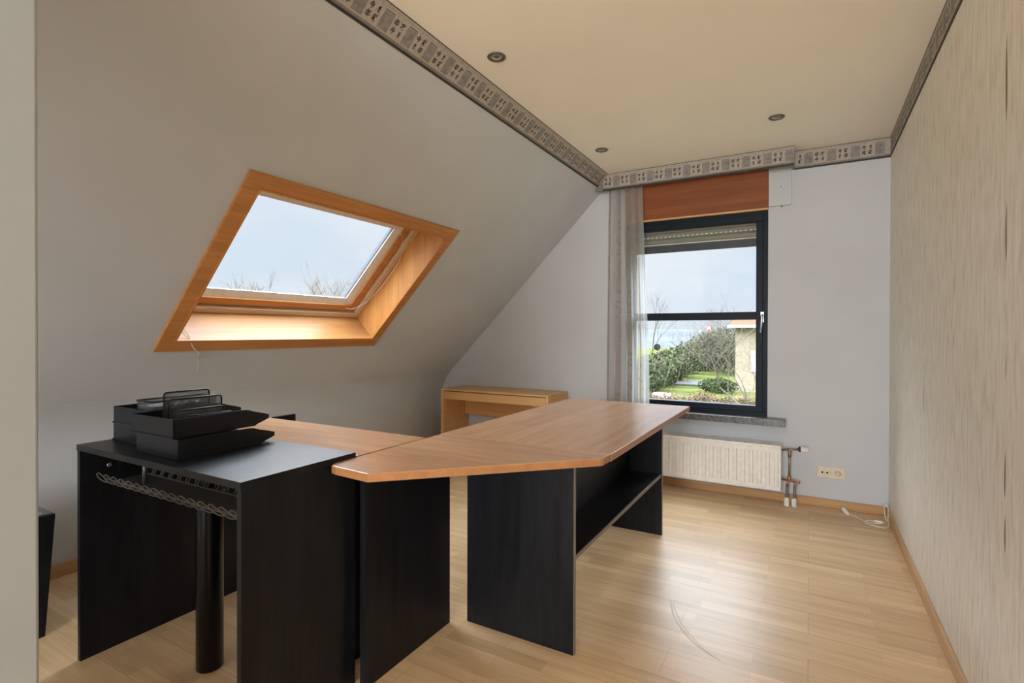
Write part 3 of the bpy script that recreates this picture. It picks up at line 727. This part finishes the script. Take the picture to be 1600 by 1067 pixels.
# ------------------------------------------------------------------ letter trays
def letter_tray(w=.268, l=.362, h=.066):
    t = thing('letter_tray', '', 'letter tray', (0, 0, 0), 'black letter trays on the black desk')
    side = [(0, .004), (l*.84, .004), (l, .022), (l, .036), (l*.93, .044), (l*.83, .054), (l*.75, h-.002), (l*.70, h), (0, h)]
    m = MB(); th = .0028
    for x in (0, w-th): m.prism([(x, y, z) for y, z in side], (th, 0, 0))
    m.box(0, w, 0, th, .004, h); m.obj('wall', 'black_plastic', t)
    m = MB(); m.prism([(.001, .001, .002), (.001, l*.84, .002), (.001, l-.002, .020), (.001, l-.002, .023), (.001, l*.84, .005), (.001, .001, .005)], (w-.002, 0, 0)); m.obj('base', 'black_plastic', t)
    m = MB(); m.box(-.004, w+.004, -.004, .003, 0, .006, .001); m.box(-.004, .003, .0, l*.84, 0, .006, .001); m.box(w-.003, w+.004, .0, l*.84, 0, .006, .001)
    m.obj('foot_rim', 'black_plastic', t)
    return t
t0 = letter_tray(); ZT = BT+.0005
H = .0665
for i, (x, y, z, rot, lab) in enumerate((
        (-2.096, .968, ZT, 0.0, 'black letter tray at the bottom of the right stack on the black desk'),
        (-2.122, .962, ZT+H, .9, 'black letter tray on top of the right stack, holding the wire file sorter'),
        (-2.399, 1.026, ZT, 0, 'black letter tray at the bottom of the left stack, standing directly on the desk'),
        (-2.402, 1.028, ZT+H, 0, 'black letter tray on top of the left stack, holding the small mesh box'))):
    o = t0 if i == 0 else copy_tree(t0)
    o.location = (x, y, z); o.rotation_euler = (0, 0, math.radians(rot)); o['label'] = lab
# file sorter in the top right tray
TB = ZT+H+.0055
fs = thing('file_sorter', 'black wire mesh file sorter with three stepped frames standing in a tray', 'file sorter', (-1.99, 1.11, TB))
def frame(x, y0, y1, z1, r=.0032, cr=.012):
    P = [(x, y0, TB+.004)]
    for k in range(5):
        a = PI - k*PI/8; P.append((x, y0+cr+cr*math.cos(a), z1-cr+cr*math.sin(a)))
    for k in range(5):
        a = PI/2-k*PI/8; P.append((x, y1-cr+cr*math.cos(a), z1-cr+cr*math.sin(a)))
    P.append((x, y1, TB+.004))
    f = MB().tube(P, r, 8).obj('divider_frame', 'black_metal', fs)
    MB().box(x-.0004, x+.0004, y0+.002, y1-.002, TB+.006, z1-.003).obj('mesh_panel', 'mesh', f)
frame(-2.055, 1.038, 1.205, 1.026); frame(-1.99, 1.020, 1.215, 1.006); frame(-1.925, 1.008, 1.186, .972)
m = MB(); m.box(-2.058, -1.922, 1.012, 1.205, TB, TB+.004, .001); m.obj('base', 'black_metal', fs)
m = MB()
pr = [(1.018, .995), (1.06, 1.002), (1.10, .998), (1.135, .985), (1.165, .968), (1.19, .960), (1.21, .958)]
m.prism([(-2.022, y, z) for y, z in pr]+[(-2.022, 1.21, TB+.006), (-2.022, 1.018, TB+.006)], (.0008, 0, 0)); m.obj('curved_divider', 'mesh', fs)
MB().tube([(-1.905, 1.0, TB+.003), (-1.905, 1.0, TB+.052), (-1.905, 1.012, TB+.058), (-1.905, 1.20, TB+.056)], .0028, 8).obj('front_rail', 'black_metal', fs)
# small mesh box in the left stack
BB = ZT+H+.0055
mb = thing('mesh_box', 'small black mesh box with pale paper standing in the left tray', 'desk organiser', (-2.2, 1.13, BB))
m = MB(); bx0, bx1, by0, by1, bz = -2.28, -2.165, 1.055, 1.30, BB+.088
for a in ((bx0, bx1, by0, by0+.0008), (bx0, bx1, by1-.0008, by1), (bx0, bx0+.0008, by0, by1), (bx1-.0008, bx1, by0, by1)): m.box(a[0], a[1], a[2], a[3], BB+.003, bz)
m.box(bx0, bx1, by0, by1, BB+.001, BB+.003); m.obj('mesh_wall', 'mesh', mb)
MB().tube([(bx0, by0, bz), (bx1, by0, bz), (bx1, by1, bz), (bx0, by1, bz), (bx0, by0, bz)], .0032, 8).obj('rim', 'black_metal', mb)
MB().box(bx0+.006, bx1-.004, by0+.004, by1-.03, BB+.004, bz-.018, .001).obj('paper_pad', 'paperpad', mb)
# ------------------------------------------------------------------ black computer case at the far left
pc = thing('floor_cabinet', 'black box standing on the floor at the left edge beside the partition', 'cabinet', (-2.9, .7, 0))
MB().hexa([Vector(p) for p in ((-3.06, .48, 0), (-2.72, .48, 0), (-2.72, .92, 0), (-3.06, .92, 0), (-3.06, .50, .494), (-2.72, .50, .494), (-2.72, .955, .494), (-3.06, .955, .494))], .003).obj('body', 'black_wood', pc)
MB().box(-3.05, -2.73, .51, .945, .494, .498, .001).obj('top_plate', 'grey_metal', pc)
for y in (.915, .80): MB().lathe((-2.755, y, .498), (0, 0, 1), [(.008, 0), (.008, .002), (.003, .004)], 10).obj('screw', 'chrome', pc)
# ------------------------------------------------------------------ outdoors
GZ = -2.2
m = MB()
def gz(x, y): return GZ
m.box(-160, 160, 4.9, 120, GZ-.3, GZ); m.box(-160, -4.5, -120, 4.9, GZ-.3, GZ); m.box(-4.5, 160, -120, -4.8, GZ-.3, GZ)
lawn = m.obj('ground_lawn', 'lawn'); struct(lawn)
m = MB(); pts = []
for i in range(121):
    a = -1.75+i*3.3/120; x = math.sin(a)*420; y = math.cos(a)*420
    h = 3.5+6.0*noise.noise((i*.06, 3, 1))+2*noise.noise((i*.3, 1, 4))+2.5*math.exp(-((i-76)/8)**2)
    pts.append((x, y, max(1, h)))
for a, b in zip(pts, pts[1:]):
    rings_ = [(.24, GZ-.31), (.62, GZ-.3), (1.0, None), (1.2, GZ-2)]
    for (k0, z0), (k1, z1) in zip(rings_, rings_[1:]):
        m.quad((a[0]*k0, a[1]*k0, a[2] if z0 is None else z0), (b[0]*k0, b[1]*k0, b[2] if z0 is None else z0),
               (b[0]*k1, b[1]*k1, b[2] if z1 is None else z1), (a[0]*k1, a[1]*k1, a[2] if z1 is None else z1))
struct(m.obj('hills', 'hill'))
def leaves(m, c, rad, n, size, rng):
    for _ in range(n):
        while True:
            p = Vector((rng.uniform(-1, 1), rng.uniform(-1, 1), rng.uniform(-1, 1)))
            if .45 < p.length <= 1: break
        p = Vector((c[0]+p.x*rad[0], c[1]+p.y*rad[1], max(GZ+.02, c[2]+p.z*rad[2])))
        a = Vector((rng.uniform(-1, 1), rng.uniform(-1, 1), rng.uniform(-1, 1))).normalized(); b = a.orthogonal().normalized()*size*rng.uniform(.5, 1.2); a = a*size*rng.uniform(.5, 1.3)
        m.quad(p-a-b*.4, p+b*.8, p+a+b*.3, p-b*.8)
def twigs(m, c, rad, n, rng, r=.012):
    for _ in range(n):
        x = c[0]+rng.uniform(-1, 1)*rad[0]*.9; y = c[1]+rng.uniform(-1, 1)*rad[1]*.9
        L_ = rad[2]*rng.uniform(1.3, 2.3); q = Vector((x, y, c[2]-rad[2])); dx = rng.uniform(-.5, .5); dy = rng.uniform(-.5, .5)
        m.tube([q, q+Vector((dx*.4, dy*.4, L_*.5)), q+Vector((dx, dy, L_))], r, 3, False)
rng = random.Random(3)
# tall mixed hedge from near left to far right
m = MB(); core = MB()
path = [(960, 26, 1.9), (990, 28, 1.9), (1014, 31, 2.0), (1030, 34, 2.1), (1046, 37, 2.25), (1062, 41, 2.4), (1078, 45, 2.7), (1094, 49, 3.1), (1108, 50, 3.5), (1122, 49, 3.8), (1136, 47, 3.9), (1150, 45, 3.9), (1166, 44, 3.9)]
for px, dist, hh in path:
    c = dirn(px, dist*1.04)
    m.mat(0 if px < 1085 else 1)
    leaves(m, (c.x, c.y, GZ+hh*.5), (1.5, 1.6, hh*.52), 900, .11, rng)
    m.mat(1 if px < 1085 else 0); leaves(m, (c.x, c.y, GZ+hh*.55), (1.6, 1.6, hh*.5), 380, .10, rng)
    m.mat(2); twigs(m, (c.x, c.y, GZ+hh*.5), (1.5, 1.2, hh*.5), 26, rng)
tag(m.obj('garden_hedge', ['leaf_green', 'leaf_olive', 'bark'], None, (0, 0, 0)), 'tall tangled green hedge across the garden behind the lawn', 'hedge')
m = MB()
for i in range(17):
    px = 975+i*15; c = dirn(px, 20.5+.5*math.sin(i)); hh = 1.18+.10*math.sin(i*1.7)
    m.mat(0); leaves(m, (c.x, c.y, GZ+hh*.5), (.55, .5, hh*.52), 520, .05, rng)
    m.mat(1); leaves(m, (c.x, c.y, GZ+hh*.45), (.55, .5, hh*.42), 260, .05, rng)
    m.mat(2); twigs(m, (c.x, c.y, GZ+hh*.5), (.5, .4, hh*.5), 14, rng, .006)
tag(m.obj('beech_hedge', ['leaf_brown', 'leaf_green', 'bark']), 'low brown leaved hedge running along the front of the lawn', 'hedge')
m = MB()
for px, d, hh in ((1112, 33, .8), (1122, 32.6, .9), (1131, 32, .8)):
    c = dirn(px, d); leaves(m, (c.x, c.y, GZ+hh*.5), (.8, .7, hh*.5), 420, .07, rng)
tag(m.obj('garden_bush', 'leaf_green'), 'small dark green bush beside the cream house wall', 'bush')
# stone slab
c = dirn(1084, 37.5)
m = MB(); m.box(c.x-1.2, c.x+1.2, c.y-1.6, c.y+1.6, GZ, GZ+.12, .03)
tag(m.obj('stone_slab', 'slab', None, (c.x, c.y, GZ)), 'grey weathered stone slab lying on the lawn', 'slab')
c = dirn(1034, 27.5); m = MB(); m.box(c.x-.42, c.x+.42, c.y-.25, c.y+.25, GZ+.12, GZ+.42, .04); m.box(c.x-.36, c.x-.28, c.y-.2, c.y+.2, GZ, GZ+.13); m.box(c.x+.28, c.x+.36, c.y-.2, c.y+.2, GZ, GZ+.13)
tag(m.obj('garden_bench', 'white_plastic', None, (c.x, c.y, GZ)), 'small white garden bench on the grass at the hedge foot', 'bench')
# neighbouring house
hc = dirn(1149, 33.5)
hs = thing('neighbour_house', 'cream walled house with red roof at the right of the garden', 'house', (hc.x+4, hc.y+3, GZ))
ez = 1.62
MB().box(hc.x, hc.x+8, hc.y, hc.y+7, GZ, ez).obj('wall', 'house', hs)
MB().prism([(hc.x-.35, hc.y-.35, ez), (hc.x-.35, hc.y+7.35, ez), (hc.x-.35, hc.y+3.5, ez+1.0)], (8.7, 0, 0)).obj('roof', 'roof_tile', hs)
MB().box(hc.x-.4, hc.x+8.4, hc.y-.48, hc.y-.30, ez-.05, ez+.10).obj('gutter', 'sign_white', hs)
for x in (.85, 3.2):
    w = MB().box(hc.x+x, hc.x+x+1.1, hc.y-.03, hc.y+.02, GZ+1.2, GZ+2.45).obj('window', 'sign_white', hs)
    MB().box(hc.x+x+.08, hc.x+x+1.02, hc.y-.035, hc.y-.03, GZ+1.28, GZ+2.37).obj('pane', 'paperpad', w)
# bare trees
def tree_mb(base, height, spread, seed, depth=6, r0=.09, lean=(0, 0), nb=3, trunk=.33):
    rg = random.Random(seed); m = MB()
    def grow(p, d, L_, r, k):
        n = 4; P = [p]; q = p; dd = d.copy()
        for i in range(n):
            dd = (dd+Vector((rg.uniform(-.2, .2), rg.uniform(-.2, .2), rg.uniform(-.08, .16)))).normalized()
            q = q+dd*L_/n; P.append(q)
        m.tube(P, r, 6 if k > 3 else 3, False, radii=[r*(1-.42*i/n) for i in range(n+1)])
        if k == 0: return
        for b in range(nb if k > 1 else nb+1):
            j = rg.choice((2, 3, 4)); ang = Vector((rg.uniform(-1, 1)*spread, rg.uniform(-1, 1)*spread, rg.uniform(-.25, .7)))
            grow(P[j], (dd*.75+ang).normalized(), L_*rg.uniform(.6, .85), r*.55, k-1)
    grow(Vector(base), Vector((lean[0], lean[1], 1)).normalized(), height*trunk, r0, depth)
    return m
def tree(name, px, dist, h, spread, seed, label, depth=5, r0=.09, lean=(0, 0), nb=3, trunk=.33, group=None):
    c = dirn(px, dist); base = (c.x, c.y, GZ)
    return tag(tree_mb(base, h, spread, seed, depth, r0, lean, nb, trunk).obj(name, 'bark', None, base), label, 'tree', group)
tree('bare_tree', 1200, 13, 4.6, .9, 11, 'bare tree reaching its branches in from the right of the window', 6, .045, (-.15, 0), 3)
tree('bare_tree', 1072, 64, 5.4, .8, 5, 'slim bare tree standing behind the hedge in the middle of the window', 5, .09)
tree('bare_tree', 1020, 56, 4.8, .35, 8, 'thin upright sapling at the left edge of the window view', 4, .07, trunk=.6)
tree('bare_tree', 1128, 68, 7.0, .8, 15, 'bare tree rising from the hedge beside the red roof', 5, .09)
for i, (px, d, h, sd) in enumerate(((432, 28, 6.3, 21), (488, 50, 9.6, 22), (518, 36, 8.6, 23), (548, 62, 12.0, 24))):
    tree('bare_tree', px, d, h, .7, sd, ['bare tree top showing at the lower left of the skylight pane', 'smallest bare tree top at the bottom middle of the skylight pane', 'wide bare tree top near the lower right corner of the skylight pane', 'bare tree top right in the lower right corner of the skylight pane'][i], 5, .10)
# road signs
def sign(px, py, dist, r, mats, label, name):
    c = dirn(px, dist); z = EYE.z-(py-524)/F_PX*dist*.94
    t = thing(name, label, 'road sign', (c.x, c.y, GZ))
    MB().tube([(c.x, c.y+.04, GZ), (c.x, c.y+.04, z+r)], .04, 8).obj('pole', 'grey_metal', t)
    d = MB().lathe((c.x, c.y, z), (0, -1, 0), [(r, 0), (r, .02)], 24).obj('disc', mats[0], t)
    if len(mats) > 1: MB().lathe((c.x, c.y-.02, z), (0, -1, 0), [(r*.62, 0), (r*.62, .01)], 24).obj('disc_centre', mats[1], d)
sign(1108, 517, 64, .34, ['sign_red', 'sign_white'], 'round red and white road sign above the hedge', 'road_sign')
sign(1027, 547, 44, .27, ['black_metal'], 'round dark road mirror on a pole left of the hedge', 'road_mirror')
# ------------------------------------------------------------------ sky
w = bpy.data.worlds.new('world'); S.world = w; w.use_nodes = True; t = w.node_tree
for n in list(t.nodes): t.nodes.remove(n)
N = lambda k, **kw: (lambda n: [setattr(n, a, b) for a, b in kw.items()] and n or n)(t.nodes.new(k))
tc = N('ShaderNodeTexCoord'); sp_ = N('ShaderNodeSeparateXYZ'); t.links.new(tc.outputs['Generated'], sp_.inputs[0])
def MR(src, a, b, c, d):
    n = N('ShaderNodeMapRange', interpolation_type='SMOOTHSTEP')
    for i, v in enumerate((a, b, c, d)): n.inputs[i+1].default_value = v
    t.links.new(src, n.inputs[0]); return n.outputs[0]
mp = N('ShaderNodeMapping'); mp.inputs['Scale'].default_value = (1, 1, 2.2); t.links.new(tc.outputs['Generated'], mp.inputs[0])
nz = N('ShaderNodeTexNoise'); nz.inputs['Scale'].default_value = 2.6; nz.inputs['Detail'].default_value = 5; t.links.new(mp.outputs[0], nz.inputs[0])
cr = N('ShaderNodeValToRGB'); cr.color_ramp.elements[0].position = .38; cr.color_ramp.elements[0].color = (.585, .66, .76, 1); cr.color_ramp.elements[1].position = .60; cr.color_ramp.elements[1].color = (.69, .73, .80, 1)
t.links.new(nz.outputs[0], cr.inputs[0])
SKY_ZEN, SKY_SOUTH = 15.0, 0.0
zen = MR(sp_.outputs[2], .255, .52, 0, SKY_ZEN)
sou = MR(sp_.outputs[1], .05, -.6, 0, SKY_SOUTH)
m1 = N('ShaderNodeMath', operation='ADD'); t.links.new(zen, m1.inputs[0]); m1.inputs[1].default_value = 1.0
em1 = N('ShaderNodeBackground'); t.links.new(cr.outputs[0], em1.inputs[0]); t.links.new(m1.outputs[0], em1.inputs[1])
em2 = N('ShaderNodeBackground'); em2.inputs[0].default_value = (1, .83, .62, 1); t.links.new(sou, em2.inputs[1])
ad = N('ShaderNodeAddShader'); t.links.new(em1.outputs[0], ad.inputs[0]); t.links.new(em2.outputs[0], ad.inputs[1])
wo = N('ShaderNodeOutputWorld'); t.links.new(ad.outputs[0], wo.inputs[0])
w.cycles.sampling_method = 'MANUAL'; w.cycles.sample_map_resolution = 1024
# ------------------------------------------------------------------ view
S.view_settings.view_transform = 'Standard'; S.view_settings.look = 'None'; S.view_settings.gamma = 1
S.view_settings.exposure = 0.32; S.view_settings.use_curve_mapping = False
for o in S.objects:
    if '_b' in o.keys(): del o['_b']
S.cycles.max_bounces = 12; S.cycles.diffuse_bounces = 6; S.cycles.transparent_max_bounces = 16
